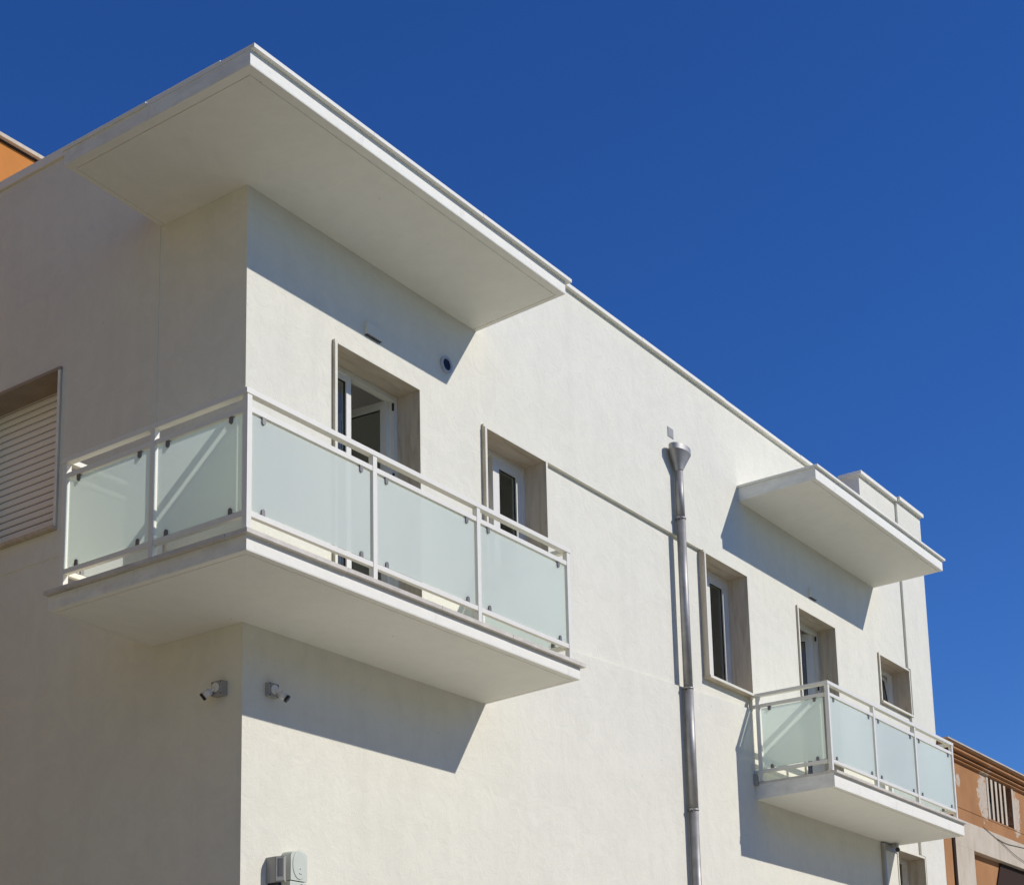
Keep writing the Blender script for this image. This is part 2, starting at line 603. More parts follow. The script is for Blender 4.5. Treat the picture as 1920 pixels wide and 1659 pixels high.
# ---- rooms behind the openings
def room(x0, x1, y0, y1, z0, z1):
    bm = bmesh.new()
    addbox(bm, x0, x1, y1, y1 + 0.1, z0, z1)
    addbox(bm, x0 - 0.1, x0, y0, y1 + 0.1, z0, z1)
    addbox(bm, x1, x1 + 0.1, y0, y1 + 0.1, z0, z1)
    addbox(bm, x0 - 0.1, x1 + 0.1, y0, y1 + 0.1, z0 - 0.12, z0)
    addbox(bm, x0 - 0.1, x1 + 0.1, y0, y1 + 0.1, z1, z1 + 0.12)
    newob('room', bm, 'interior', house)
room(0.45, 2.75, 0.345, 3.4, 0.0, 2.95)
room(2.98, 5.2, 0.345, 3.4, 0.0, 2.95)
room(7.1, 9.2, 0.345, 3.4, 0.0, 2.95)
room(9.45, 11.6, 0.345, 3.4, 0.0, 2.95)
room(12.2, 13.9, 0.345, 3.0, 0.0, 2.95)
room(12.2, 13.9, 0.345, 3.0, -2.9, -0.16)

# ---- parapet copings, cut stones laid end to end
def coping_run(axis, a, b, n0, n1, z0, z1, parent, seg=1.15, name='coping_stone', zslope=0.0, jit=0.0025, mat='stone_paint'):
    L = b - a
    n = max(1, round(L / seg))
    cuts = [a + L * k / n + (random.uniform(-.08, .08) if 0 < k < n else 0) for k in range(n + 1)]
    for k in range(n):
        j = random.uniform(-jit, jit)
        dz = random.uniform(-jit, jit) * 0.6 + zslope * (cuts[k] - a)
        s0, s1 = cuts[k] + 0.0015, cuts[k + 1] - 0.0015
        if axis == 'x':
            box(name, (s0, s1, n0 + j, n1, z0 + dz, z1 + dz), mat, parent)
        else:
            box(name, (n0 + j, n1, s0, s1, z0 + dz, z1 + dz), mat, parent)
par = box('parapet', (0.344, 12.2, 0.002, 0.25, ZTOP, ZTOP + 0.012), 'plaster', house)
coping_run('x', 0.0, 12.195, -0.048, 0.30, ZTOP + 0.0125, ZTOP + 0.054, par, 2.0)
par2 = box('parapet', (0.002, 0.25, 0.346, 7.4, ZTOP, ZTOP + 0.012), 'plaster', house)
coping_run('y', 0.305, 7.4, -0.03, 0.30, ZTOP + 0.0125, ZTOP + 0.095, par2, 1.6)
# raised parapet piece at the far end
up = box('parapet', (12.2, XP, 0.0, 0.25, ZTOP + 0.001, 5.125), 'plaster', house)
box('coping_stone', (12.16, XP - 0.01, -0.055, 0.30, 5.126, 5.175), 'stone_paint', up)
up2 = box('parapet', (XP, XEND, -0.036, 0.25, ZTOP + 0.001, 5.145), 'plaster', house)
box('coping_stone', (XP - 0.008, XEND + 0.02, -0.092, 0.30, 5.146, 5.20), 'stone_paint', up2)

# ---- cantilevered slabs
def slab_L(name, dL, dR, yl, xr, zw, tilt, ztop, parent, mat='fascia'):
    """corner slab with a soffit rising to its outer edge"""
    bm = bmesh.new()
    zo = zw + tilt
    i = 0.03
    zi = zw - tilt * i
    b = [bm.verts.new(p) for p in ((i, yl, zi), (-dL, yl, zo), (-dL, -dR, zo), (xr, -dR, zo), (xr, i, zi), (i, i, zi))]
    t = [bm.verts.new(p) for p in ((i, yl, ztop), (-dL, yl, ztop), (-dL, -dR, ztop), (xr, -dR, ztop), (xr, i, ztop), (i, i, ztop))]
    bm.faces.new((b[0], b[1], b[2], b[5]))
    bm.faces.new((b[5], b[2], b[3], b[4]))
    bm.faces.new((t[0], t[1], t[2], t[5]))
    bm.faces.new((t[5], t[2], t[3], t[4]))
    for k in range(6):
        n = (k + 1) % 6
        bm.faces.new((b[k], b[n], t[n], t[k]))
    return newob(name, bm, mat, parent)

def slab_R(name, x0, x1, d, zw, tilt, ztop, parent, mat='fascia'):
    bm = bmesh.new()
    i = 0.03
    pts = [(i, zw - tilt * i), (-d, zw + tilt), (-d, ztop), (i, ztop)]
    addprism(bm, pts, 'x', x0, x1)
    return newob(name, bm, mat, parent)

def under_panel(name, poly, zf, drop, parent):
    """thin plaster panel following a sloping soffit; poly = convex xy outline"""
    bm = bmesh.new()
    lo = [bm.verts.new((x, y, zf(x, y) - drop)) for x, y in poly]
    hi = [bm.verts.new((x, y, zf(x, y) + 0.003)) for x, y in poly]
    n = len(poly)
    bm.faces.new(lo)
    bm.faces.new(hi[::-1])
    for k in range(n):
        bm.faces.new((lo[k], lo[(k + 1) % n], hi[(k + 1) % n], hi[k]))
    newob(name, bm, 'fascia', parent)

# roof canopy round the corner
cA = dict(dL=1.015, dR=1.024, yl=1.002, xr=3.053, zw=3.516, tilt=0.041)
canopyA = slab_L('roof_canopy', cA['dL'], cA['dR'], cA['yl'], cA['xr'], cA['zw'], cA['tilt'], 3.672, house)
zA = lambda x, y: 3.516 + 0.041 * max(-x / 1.015, -y / 1.024)
def dripL(parent, dL, dR, yl, xr, zf, w, g=0.009, drop=0.006):
    e = 0.0006
    under_panel('drip_band', [(-dL, yl), (-dL, -dR), (-dL + w, -dR + w), (-dL + w, yl - w * .6)], zf, drop, parent)
    under_panel('drip_band', [(-dL + e, -dR), (xr, -dR), (xr - w * .6, -dR + w), (-dL + w + e, -dR + w)], zf, drop, parent)
    under_panel('drip_band', [(-dL + e, yl), (-0.001, yl), (-0.001, yl - w * .6), (-dL + w + e, yl - w * .6)], zf, drop, parent)
    under_panel('drip_band', [(xr, -dR + e), (xr, -0.001), (xr - w * .6, -0.001), (xr - w * .6, -dR + w + e)], zf, drop, parent)
    i = w + g
    k = w * .6 + g
    under_panel('soffit_panel', [(-0.001, yl - k), (-dL + i, yl - k), (-dL + i, -dR + i), (-0.001, -0.001)], zf, drop, parent)
    under_panel('soffit_panel', [(-0.001 + e, -0.001), (-dL + i + e, -dR + i), (xr - k, -dR + i), (xr - k, -0.001)], zf, drop, parent)
dripL(canopyA, 1.013, 1.022, 1.000, 3.051, zA, 0.075)
coping_run('x', -1.02, 3.10, -1.066, 0.05, 3.6735, 3.705, canopyA, 1.4, jit=0.0015)
coping_run('y', 0.055, 1.02, -1.028, 0.04, 3.6735, 3.703, canopyA, 0.32, jit=0.005)

# roof canopy over the far balcony
canopyB = slab_R('roof_canopy', 8.378, 12.455, 1.025, 3.514, 0.022, 3.672, house)
zB = lambda x, y: 3.514 + 0.022 * (-y / 1.025)
def dripR(parent, x0, x1, d, zf, w, g=0.012, drop=0.007):
    under_panel('drip_band', [(x0 + .001, -d + .001), (x1 - .001, -d + .001), (x1 - .001, -d + w), (x0 + .001, -d + w)], zf, drop, parent)
    under_panel('soffit_panel', [(x0 + .001, -d + w + g), (x1 - .001, -d + w + g), (x1 - .001, -0.001), (x0 + .001, -0.001)], zf, drop, parent)
dripR(canopyB, 8.378, 12.455, 1.025, zB, 0.05)
coping_run('x', 8.36, 12.49, -1.062, 0.03, 3.6735, 3.702, canopyB, 1.4, jit=0.0015)

# ---- balconies with railings
def clamp_mesh():
    bm = bmesh.new()
    pts = [(-0.016, 0.028), (-0.016, -0.010)]
    for k in range(1, 8):
        a = math.pi + math.pi * k / 8
        pts.append((0.016 * math.cos(a), -0.010 + 0.016 * math.sin(a)))
    pts += [(0.016, -0.010), (0.016, 0.028)]
    addprism(bm, pts, 'y', -0.016, 0.016)
    bmesh.ops.recalc_face_normals(bm, faces=bm.faces[:])
    me = bpy.data.meshes.new('clamp')
    bm.to_mesh(me)
    bm.free()
    me.materials.append(M['clampm'])
    return me
CLAMP = clamp_mesh()
def clamp(parent, p, along, up):
    """clamp on a glass edge; up = True when it hangs from the upper rail"""
    o = bpy.data.objects.new('glass_clamp', CLAMP)
    COL.objects.link(o)
    o.parent = parent
    o.location = Vector(p) - ORG[parent.name]
    o.rotation_euler = (0 if up else math.pi, 0, 0 if along == 'x' else math.pi / 2)

RW = 0.046
def rail_run(parent, along, a, b, c, z_base, z_low, z_up, z_top, posts, wall_end=None):
    """railing bay run. along 'x' (line y=c) or 'y' (line x=c); a,b ends; posts = list of post centres"""
    h = RW / 2
    def bx(name, s0, s1, n0, n1, z0, z1, mat, bev=0.003):
        if along == 'x':
            return box(name, (s0, s1, c + n0, c + n1, z0, z1), mat, parent, bev)
        return box(name, (c + n0, c + n1, s0, s1, z0, z1), mat, parent, bev)
    bx('top_rail', a - 0.012, b + 0.012, -h - 0.006, h + 0.006, z_top - 0.040, z_top, 'rail')
    for p in posts:
        bx('post', p - h, p + h, -h, h, z_base + 0.0065, z_top - 0.0405, 'rail')
        bx('foot_plate', p - h - 0.015, p + h + 0.015, -h - 0.004, h + 0.015, z_base + .0003, z_base + 0.006, 'rail', 0.001)
    ends = [a] + [p for p in posts] + [b]
    for k in range(len(ends) - 1):
        s0, s1 = ends[k], ends[k + 1]
        s0 = s0 + (h if s0 in posts else 0) + 0.0005
        s1 = s1 - (h if s1 in posts else 0) - 0.0005
        if s1 - s0 < 0.02:
            continue
        bx('middle_rail', s0, s1, -h + 0.004, h - 0.004, z_up - 0.040, z_up, 'rail')
        bx('bottom_rail', s0, s1, -h + 0.004, h - 0.004, z_low - 0.040, z_low, 'rail')
        if s1 - s0 > 0.5:
            g0, g1 = s0 + 0.018, s1 - 0.018
            gp = bx('glass_panel', g0, g1, -0.005, 0.005, z_low + 0.010, z_up - 0.052, 'clearface', 0)
            gp.data.materials.append(M['frosted'])       # the street face is acid etched
            for f in gp.data.polygons:
                if (f.normal.y if along == 'x' else f.normal.x) < -0.9:
                    f.material_index = 1
            for t in (g0 + 0.105, g1 - 0.105):
                for z, upf in ((z_up - 0.066, True), (z_low + 0.024, False)):
                    p = (t, c, z) if along == 'x' else (c, t, z)
                    clamp(parent, p, along, upf)

balA = slab_L('balcony', 1.007, 1.028, 1.017, 3.096, -0.135, 0.041, 0.010, house)
zbA = lambda x, y: -0.135 + 0.041 * max(-x / 1.007, -y / 1.028)
dripL(balA, 1.005, 1.026, 1.015, 3.094, zbA, 0.05)
# floor tiles and edging stones
bm = bmesh.new()
addprism(bm, [(-0.9, 0.99), (-0.9, -0.92), (3.0, -0.92), (3.0, -0.001), (-0.001, -0.001), (-0.001, 0.99)], 'z', 0.011, 0.022)
newob('floor_tiles', bm, 'floor', balA)
coping_run('x', -1.045, 3.135, -1.068, -0.86, 0.0115, 0.043, balA, 1.05, 'edge_stone', jit=0.003, mat='stone')
coping_run('y', -0.858, 1.03, -1.048, -0.86, 0.0115, 0.043, balA, 0.95, 'edge_stone', jit=0.003, mat='stone')
coping_run('y', -0.858, -0.002, 2.95, 3.135, 0.0115, 0.043, balA, 0.9, 'edge_stone', jit=0.002, mat='stone')
coping_run('x', -0.858, -0.002, 0.86, 1.03, 0.0115, 0.043, balA, 0.9, 'edge_stone', jit=0.002, mat='stone')
yf, xl = -0.988, -0.968
zb, zl, zu, zt = 0.043, 0.200, 0.960, 1.083
rail_run(balA, 'x', xl - RW / 2, 3.012, yf, zb, zl, zu, zt, [xl, 0.357, 1.661, 2.988])
rail_run(balA, 'y', yf + RW / 2 + .0005, 0.922, xl, zb, zl, zu - 0.002, zt - 0.002, [-0.062, 0.897])
rail_run(balA, 'x', xl + RW / 2 + .013, -0.001, 0.897, zb, zl, zu - 0.001, zt - 0.001, [-0.05])
rail_run(balA, 'y', yf + RW / 2 + .013, -0.001, 2.988, zb, zl, zu - 0.001, zt - 0.001, [-0.05])

balB = slab_R('balcony', 8.451, 12.601, 0.996, -0.177, 0.019, -0.004, house)
zbB = lambda x, y: -0.177 + 0.019 * (-y / 0.996)
dripR(balB, 8.451, 12.601, 0.996, zbB, 0.045)
box('floor_tiles', (8.56, 12.45, -0.9, -0.001, -0.0035, 0.006), 'floor', balB)
coping_run('x', 8.445, 12.63, -1.032, -0.86, -0.0035, 0.026, balB, 1.05, 'edge_stone', jit=0.003, mat='stone')
coping_run('y', -0.858, -0.002, 8.445, 8.56, -0.0035, 0.024, balB, 0.9, 'edge_stone', mat='stone')
coping_run('y', -0.858, -0.002, 12.45, 12.63, -0.0035, 0.024, balB, 0.9, 'edge_stone', mat='stone')
yb, xb0, xb1 = -0.960, 8.468, 12.412
rail_run(balB, 'x', xb0 - RW / 2, xb1 + RW / 2, yb, 0.026, 0.165, 0.957, 1.088, [xb0, 9.772, 11.088, xb1])
rail_run(balB, 'y', yb + RW / 2 + .013, -0.001, xb0, 0.026, 0.165, 0.956, 1.087, [-0.076])
rail_run(balB, 'y', yb + RW / 2 + .013, -0.001, xb1, 0.026, 0.165, 0.956, 1.087, [-0.076])
box('anchor_plate', (8.400, 8.449, -0.045, -0.002, -0.02, 0.11), 'greybox', balB, 0.003)

# ---- doors and windows
FD = 0.235      # depth of the window frames behind the wall face
def surround(win, o, prot, sill=True, pl=None):
    """stone lined reveal: dark travertine slabs with a white painted front edge"""
    x0, x1, z0, z1 = o
    pl = prot if pl is None else pl
    e = 0.004
    box('jamb', (x0 - T, x0, -pl + e + .0003, FD + 0.1, z0, z1), 'marble_v', win, 0.002)
    box('jamb_edge', (x0 - T, x0, -pl, -pl + e, z0, z1), 'plaster', win, 0.001)
    box('jamb', (x1, x1 + T, -prot + e + .0003, FD + 0.1, z0, z1), 'marble_v', win, 0.002)
    box('jamb_edge', (x1, x1 + T, -prot, -prot + e, z0, z1), 'plaster', win, 0.001)
    box('lintel', (x0 - T, x1 + T, -prot + e + .0003, FD + 0.1, z1 + .0003, z1 + T), 'marble', win, 0.002)
    box('lintel_edge', (x0 - T, x1 + T, -prot, -prot + e, z1 + .0003, z1 + T), 'plaster', win, 0.001)
    if sill:
        box('sill', (x0 - T, x1 + T, -prot - 0.018, FD + 0.1, z0 - T, z0 - .0003), 'marble', win, 0.003)
        box('sill_edge', (x0 - T, x1 + T, -prot - 0.0225, -prot - 0.0183, z0 - T, z0 - .0003), 'plaster', win, 0.001)
    else:
        box('threshold', (x0 - T, x1 + T, -0.001, FD + 0.1, z0 - T, z0 - .0003), 'marble', win, 0.002)

def frame_bm(x0, x1, z0, z1, y0, y1, w):
    bm = bmesh.new()
    addbox(bm, x0, x0 + w, y0, y1, z0, z1)
    addbox(bm, x1 - w, x1, y0, y1, z0, z1)
    addbox(bm, x0 + w, x1 - w, y0, y1, z1 - w, z1)
    addbox(bm, x0 + w, x1 - w, y0, y1, z0, z0 + w)
    return bm

def xf(bm, mat4):
    if mat4 is not None:
        bmesh.ops.transform(bm, matrix=mat4, verts=bm.verts[:])
    return bm

def sash(win, x0, x1, z0, z1, y0, w=0.062, mat4=None, handle=None):
    newob('sash', xf(frame_bm(x0, x1, z0, z1, y0, y0 + 0.055, w), mat4), 'pvc', win)
    newob('gasket', xf(frame_bm(x0 + w + .0002, x1 - w - .0002, z0 + w + .0002, z1 - w - .0002, y0 + 0.014, y0 + 0.03, 0.007), mat4), 'gasket', win)
    bm = bmesh.new()
    addbox(bm, x0 + w + .008, x1 - w - .008, y0 + 0.018, y0 + 0.024, z0 + w + .008, z1 - w - .008)
    newob('pane', xf(bm, mat4), 'glass', win)
    if handle:
        bm = bmesh.new()
        hz = (z0 + z1) / 2 - 0.1
        addbox(bm, handle - .012, handle + .012, y0 + 0.0555, y0 + 0.075, hz - 0.03, hz + 0.03, bevel=0.004)
        addbox(bm, handle - .009, handle + .009, y0 + 0.075, y0 + 0.09, hz - 0.11, hz + 0.01, bevel=0.004)
        newob('handle', xf(bm, mat4), 'clampm', win)

def hinge_z(x, y, deg):
    return Matrix.Translation((x, y, 0)) @ Matrix.Rotation(R(deg), 4, 'Z') @ Matrix.Translation((-x, -y, 0))
def tilt_in(y, z, deg):
    return Matrix.Translation((0, y, z)) @ Matrix.Rotation(R(deg), 4, 'X') @ Matrix.Translation((0, -y, -z))

def window(name, o, fw=0.045):
    x0, x1, z0, z1 = o
    return newob(name, frame_bm(x0 + .0005, x1 - .0005, z0 + .0005, z1 - .0005, FD, FD + 0.07, fw), 'pvc', house)

# balcony door beside the corner: left leaf shut, right leaf opened inwards
o = openR['doorA']
w = window('balcony_door', o)
surround(w, o, 0.028, False, pl=0.032)
xm = 1.532
sash(w, o[0] + 0.035, xm, o[2] + 0.03, o[3] - 0.035, FD + 0.012, 0.062)
sash(w, xm + 0.002, o[1] - 0.036, o[2] + 0.03, o[3] - 0.035, FD + 0.012, 0.07, hinge_z(o[1] - 0.036, FD + 0.06, -84), handle=xm + 0.04)
for zz in (0.35, 1.75, 2.42):
    box('hinge', (o[1] - 0.062, o[1] - 0.046, FD - 0.004, FD + 0.012, zz, zz + 0.07), 'gasket', w, 0.003)
# small window over the balcony: left sash tilted in, right sash shut
o = openR['winA']
w = window('window', o)
surround(w, o, 0.028, True, pl=0.046)
xm = 3.615
sash(w, o[0] + 0.035, xm - 0.004, o[2] + 0.035, o[3] - 0.035, FD + 0.012, 0.06, tilt_in(FD + 0.03, o[2] + 0.035, -6))
sash(w, xm, o[1] - 0.035, o[2] + 0.035, o[3] - 0.035, FD + 0.005, 0.105, handle=xm + 0.04)
# tall window beyond the downpipe
o = openR['winB']
w = window('window', o)
surround(w, o, 0.030, True, pl=0.042)
sash(w, o[0] + 0.036, o[0] + 0.49, o[2] + 0.036, o[3] - 0.036, FD + 0.012, 0.062)
sash(w, o[0] + 0.494, o[1] - 0.036, o[2] + 0.036, o[3] - 0.036, FD + 0.004, 0.1)
# far balcony door: leaf ajar
o = openR['doorB']
w = window('balcony_door', o)
surround(w, o, 0.024, False, pl=0.026)
xm = 10.36
sash(w, o[0] + 0.035, xm, o[2] + 0.03, o[3] - 0.035, FD + 0.012, 0.062)
sash(w, xm + 0.002, o[1] - 0.04, o[2] + 0.03, o[3] - 0.035, FD + 0.012, 0.10, hinge_z(o[1] - 0.04, FD + 0.06, -62))
for zz in (0.9, 1.72, 2.40):
    box('hinge', (o[1] - 0.075, o[1] - 0.05, FD - 0.006, FD + 0.012, zz, zz + 0.06), 'gasket', w, 0.003)
# small high window at the far end, tilted in
o = openR['winC']
w = window('window', o)
surround(w, o, 0.024, True, pl=0.028)
sash(w, o[0] + 0.036, o[1] - 0.036, o[2] + 0.036, o[3] - 0.036, FD + 0.012, 0.075, tilt_in(FD + 0.03, o[2] + 0.036, -7))
# lower window under the far balcony
o = openR['winD']
w = window('window', o)
surround(w, o, 0.03, True, pl=0.04)
sash(w, o[0] + 0.036, o[1] - 0.036, o[2] + 0.036, o[3] - 0.036, FD + 0.012, 0.08, tilt_in(FD + 0.03, o[2] + 0.036, -5))
box('side_panel', (12.17, o[0] - T - .001, -0.03, 0.001, -1.6, -0.29), 'plaster', w, 0.004)
box('panel_edge', (12.10, 12.169, -0.045, 0.001, -1.6, -0.2055), 'greybox', w, 0.004)
box('panel_edge', (12.17, o[0] - T - .001, -0.045, 0.001, -0.289, -0.2055), 'greybox', w, 0.004)

# roller shutter window on the side street front
y0, y1, z0, z1 = LW
bm = bmesh.new()
addbox(bm, 0.242, 0.30, y0 + .0005, y0 + 0.05, z0, z1)
addbox(bm, 0.242, 0.30, y1 - 0.05, y1 - .0005, z0, z1)
addbox(bm, 0.262, 0.30, y0 + 0.05, y1 - 0.05, z0, z0 + 0.06)
sw = newob('shutter_window', bm, 'pvc', house)
box('jamb', (-0.0255, 0.335, y0 - T, y0, z0, z1), 'marble_v', sw, 0.002)
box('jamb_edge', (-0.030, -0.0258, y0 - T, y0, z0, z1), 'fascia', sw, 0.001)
box('jamb', (-0.030, 0.335, y1, y1 + T, z0, z1), 'marble_v', sw, 0.003)
box('lintel', (-0.030, 0.335, y0 - T, y1 + T, z1 + .0003, z1 + T), 'marble_shade', sw, 0.003)  # recess shade is put into the lintel colour
box('sill', (-0.055, 0.335, y0 - T, y1 + T, z0 - T, z0 - .0003), 'marble', sw, 0.004)
PITCH = 0.0655
zs = 1.345
k = 0
slat_me = None
while zs + PITCH * k < z1:
    za = zs + PITCH * k
    zb_ = min(za + PITCH - 0.009, z1 - .001)
    pts = [(0.262, za), (0.252, za + 0.004), (0.246, za + (zb_ - za) * .5), (0.250, zb_ - 0.004), (0.262, zb_)]
    bm = bmesh.new()
    v = addprism(bm, [(p[0], p[1]) for p in pts], 'y', y0 + 0.03, y1 - 0.03)
    newob('slat', bm, 'shutter', sw)
    k += 1
box('blind_core', (0.2625, 0.268, y0 + 0.03, y1 - 0.03, zs, z1 - .002), 'gasket', sw)
box('end_bar', (0.244, 0.270, y0 + 0.03, y1 - 0.03, zs - 0.030, zs - 0.001), 'shutter', sw, 0.003)
box('pane', (0.31, 0.316, y0 + .002, y1 - .002, z0 + 0.002, z1 - .002), 'glass', sw)
box('room', (0.9, 1.0, y0 - 0.3, y1 + 0.3, z0 - 0.4, z1 + 0.2), 'interior', sw)

# ------------------------------------------------------------------ fittings on the white building
# rainwater downpipe with hopper head
PX, PY = 6.793, -0.068
pipe = thing('downpipe', 'polished steel rainwater downpipe with funnel hopper head on white wall', 'downpipe', (PX, PY, GZ))
joints = [GZ + 0.05, -3.0, -0.563, 0.80, 2.778, 3.335]
for k, (a, b) in enumerate(zip(joints, joints[1:])):
    r = 0.0545 if k % 2 == 0 else 0.052
    tube('pipe_section', (PX, PY, a), (PX, PY, b + 0.0), r if k < 4 else 0.049, 'steel', pipe)
for z in joints[1:5]:
    bm = bmesh.new()
    addtube(bm, (PX, PY, z - 0.017), (PX, PY, z + 0.004), 0.0585)
    addbox(bm, PX - 0.07, PX - 0.05, PY - 0.012, PY + 0.012, z - 0.017, z + 0.004)
    addtube(bm, (PX - 0.064, PY - 0.02, z - .007), (PX - 0.064, PY + 0.02, z - .007), 0.006, seg=8)
    newob('pipe_collar', bm, 'steel', pipe)
    box('wall_bracket', (PX - 0.012, PX + 0.012, PY + 0.055, 0.002 if z > 2.6 or z < .7 else 0.045, z - 0.014, z + 0.001), 'steel', pipe)
def ell(cx, cy, a, b, z, n=40):
    return [(cx + a * math.cos(2 * math.pi * i / n), cy + b * math.sin(2 * math.pi * i / n), z) for i in range(n)]
bm = bmesh.new()
addloft(bm, [ell(PX, PY, .050, .050, 3.3355), ell(PX, PY, .052, .052, 3.352), ell(PX - .01, -0.098, .185, .092, 3.545), ell(PX - .01, -0.098, .190, .095, 3.549)], True, False)
addloft(bm, [ell(PX - .01, -0.098, .190, .095, 3.549), ell(PX - .01, -0.098, .190, .095, 3.612)], False, False)
addloft(bm, [ell(PX - .01, -0.098, .190, .095, 3.612), ell(PX - .01, -0.098, .183, .089, 3.612), ell(PX - .01, -0.098, .183, .089, 3.56)], False, True)
newob('hopper_head', bm, 'steel', pipe)

# scupper hole over the hopper
vent = thing('scupper_outlet', 'small square grey drain opening in wall above the hopper head', 'outlet', (6.755, 0, 3.81))
box('frame', (6.690, 6.823, -0.004, 0.002, 3.752, 3.872), 'scupper', vent, 0.002)
box('recess_plate', (6.702, 6.811, -0.0065, -0.0042, 3.764, 3.860), 'greybox', vent)

# round vent under the corner canopy
rv = thing('round_vent', 'round wall vent with dark grille in the canopy shade', 'vent', (2.565, 0, 2.975))
def ring_bm(cx, cz, r0, r1, ya, yb, n=32):
    bm = bmesh.new()
    P = lambda r, y: [(cx + r * math.cos(2 * math.pi * i / n), y, cz + r * math.sin(2 * math.pi * i / n)) for i in range(n)]
    addloft(bm, [P(r0, ya), P(r1, ya), P(r1, yb), P(r0, yb), P(r0, ya)], False, False, False)
    bmesh.ops.remove_doubles(bm, verts=bm.verts[:], dist=1e-6)
    return bm
newob('rim', ring_bm(2.565, 2.975, 0.056, 0.082, -0.022, 0.004), 'ventgrey', rv)
bm = bmesh.new()
addtube(bm, (2.565, -0.012, 2.975), (2.565, 0.003, 2.975), 0.0565, seg=32)
newob('duct', bm, 'darkhole', rv)
for k in range(5):
    zz = 2.975 - 0.04 + 0.02 * k
    hw = math.sqrt(max(0.0, 0.055 ** 2 - (zz - 2.975) ** 2))
    box('slat', (2.565 - hw, 2.565 + hw, -0.017, -0.0125, zz - 0.004, zz + 0.004), 'black', rv)

def plate(x0, x1, z0, z1, label):
    t = thing('wall_plate', label, 'wall plate', ((x0 + x1) / 2, 0, z0), 'white cover plates under the canopies')
    box('cover', (x0, x1, -0.030, 0.001, z0, z1), 'plaster', t, 0.006)
    box('base', (x0 + .006, x1 - .002, -0.026, 0.001, z0 - 0.008, z0 - .0004), 'gasket', t)
plate(1.425, 1.625, 2.812, 2.925, 'white cover plate on shaded wall above the open corner balcony door')
plate(10.26, 10.45, 2.79, 2.905, 'white cover plate on shaded wall above the far balcony door')

# security cameras
def bullet(t, base, direction, cap=True):
    """camera body from base along direction (unit vector)"""
    d = Vector(direction).normalized()
    b = Vector(base)
    bm = bmesh.new()
    addtube(bm, b, b + d * 0.036, 0.011, seg=16)
    newob('arm', bm, 'whitepl', t)
    bm = bmesh.new()
    addtube(bm, b + d * 0.032, b + d * 0.042, 0.016, 0.028, seg=28)
    addtube(bm, b + d * 0.0422, b + d * 0.100, 0.0285, seg=28)
    newob('camera_body', bm, 'whitepl', t)
    bm = bmesh.new()
    addtube(bm, b + d * 0.1002, b + d * 0.122, 0.0305, seg=28)
    newob('lens_hood', bm, 'black', t)
    u = (Vector((0, 0, 1)) - d * d.z).normalized()
    r = d.cross(u)
    bm = bmesh.new()
    rings = []
    for s_ in (0.045, 0.098):
        ring = []
        for rad in (0.0290, 0.0312):
            arc = [b + d * s_ + (r * math.cos(a) + u * math.sin(a)) * rad for a in [math.pi * (0.15 + 0.7 * i / 10) for i in range(11)]]
            ring += arc if rad < 0.03 else arc[::-1]
        rings.append(ring)
    addloft(bm, rings)
    newob('sun_shield', bm, 'whitepl', t)

c1 = thing('security_camera', 'white bullet security camera on grey box, left of the building corner', 'camera', (0, 0.21, -0.63), 'security cameras at the corner')
box('junction_box', (-0.062, 0.001, 0.155, 0.268, -0.690, -0.575), 'greybox', c1, 0.007)
bm = bmesh.new()
addtube(bm, (-0.0622, 0.212, -0.628), (-0.078, 0.212, -0.628), 0.038, 0.035)
newob('mount_disc', bm, 'whitepl', c1)
bullet(c1, (-0.074, 0.215, -0.635), (-0.42, 0.68, -0.58))
for dy, dz in ((-.045, -.045), (.045, .045), (-.045, .045), (.045, -.045)):
    tube('screw', (-0.0621, .2115 + dy, -.6325 + dz), (-0.0632, .2115 + dy, -.6325 + dz), 0.006, 'gasket', c1, seg=8)
c2 = thing('security_camera', 'white bullet security camera on grey box, right of the building corner', 'camera', (0.29, 0, -0.61), 'security cameras at the corner')
box('junction_box', (0.243, 0.352, -0.042, 0.001, -0.672, -0.562), 'greybox', c2, 0.007)
bm = bmesh.new()
addtube(bm, (0.298, -0.0422, -0.615), (0.298, -0.058, -0.615), 0.038, 0.035)
newob('mount_disc', bm, 'whitepl', c2)
bullet(c2, (0.300, -0.054, -0.620), (0.52, -0.60, -0.60))
for dx, dz in ((-.043, -.043), (.043, .043), (-.043, .043), (.043, -.043)):
    tube('screw', (.2975 + dx, -0.0421, -.617 + dz), (.2975 + dx, -0.0432, -.617 + dz), 0.006, 'gasket', c2, seg=8)
c3 = thing('security_camera', 'tiny security camera under the far balcony beside the lower window', 'camera', (12.40, -0.05, -0.25))
box('junction_box', (12.36, 12.45, -0.12, -0.0455, -0.235, -0.178), 'greybox', c3, 0.005)
bullet(c3, (12.405, -0.10, -0.2355), (-0.75, -0.45, -0.45))

# electrical boxes low on the sunny wall
e1 = thing('electrical_box', 'pale green plastic junction box with oval lid low on white wall', 'junction box', (0.52, 0, -2.4))
def rr(x0, x1, z0, z1, r, top_only=True, n=6):
    pts = [(x0, z0), (x1, z0)]
    for k in range(n + 1):
        a = math.pi / 2 * k / n
        pts.append((x1 - r + r * math.cos(a), z1 - r + r * math.sin(a)))
    for k in range(n + 1):
        a = math.pi / 2 + math.pi / 2 * k / n
        pts.append((x0 + r + r * math.cos(a), z1 - r + r * math.sin(a)))
    return pts
EX0, EX1, EF = 0.415, 0.595, -0.115
prism('back_box', rr(EX0 + .012, EX1 - .004, -2.42, -1.845, 0.05), 'y', EF + 0.045, 0.001, 'greenbox', e1)
prism('upper_cover', rr(EX0, EX1, -2.075, -1.855, 0.04), 'y', EF, EF + 0.0448, 'greenbox', e1)
bm = bmesh.new()
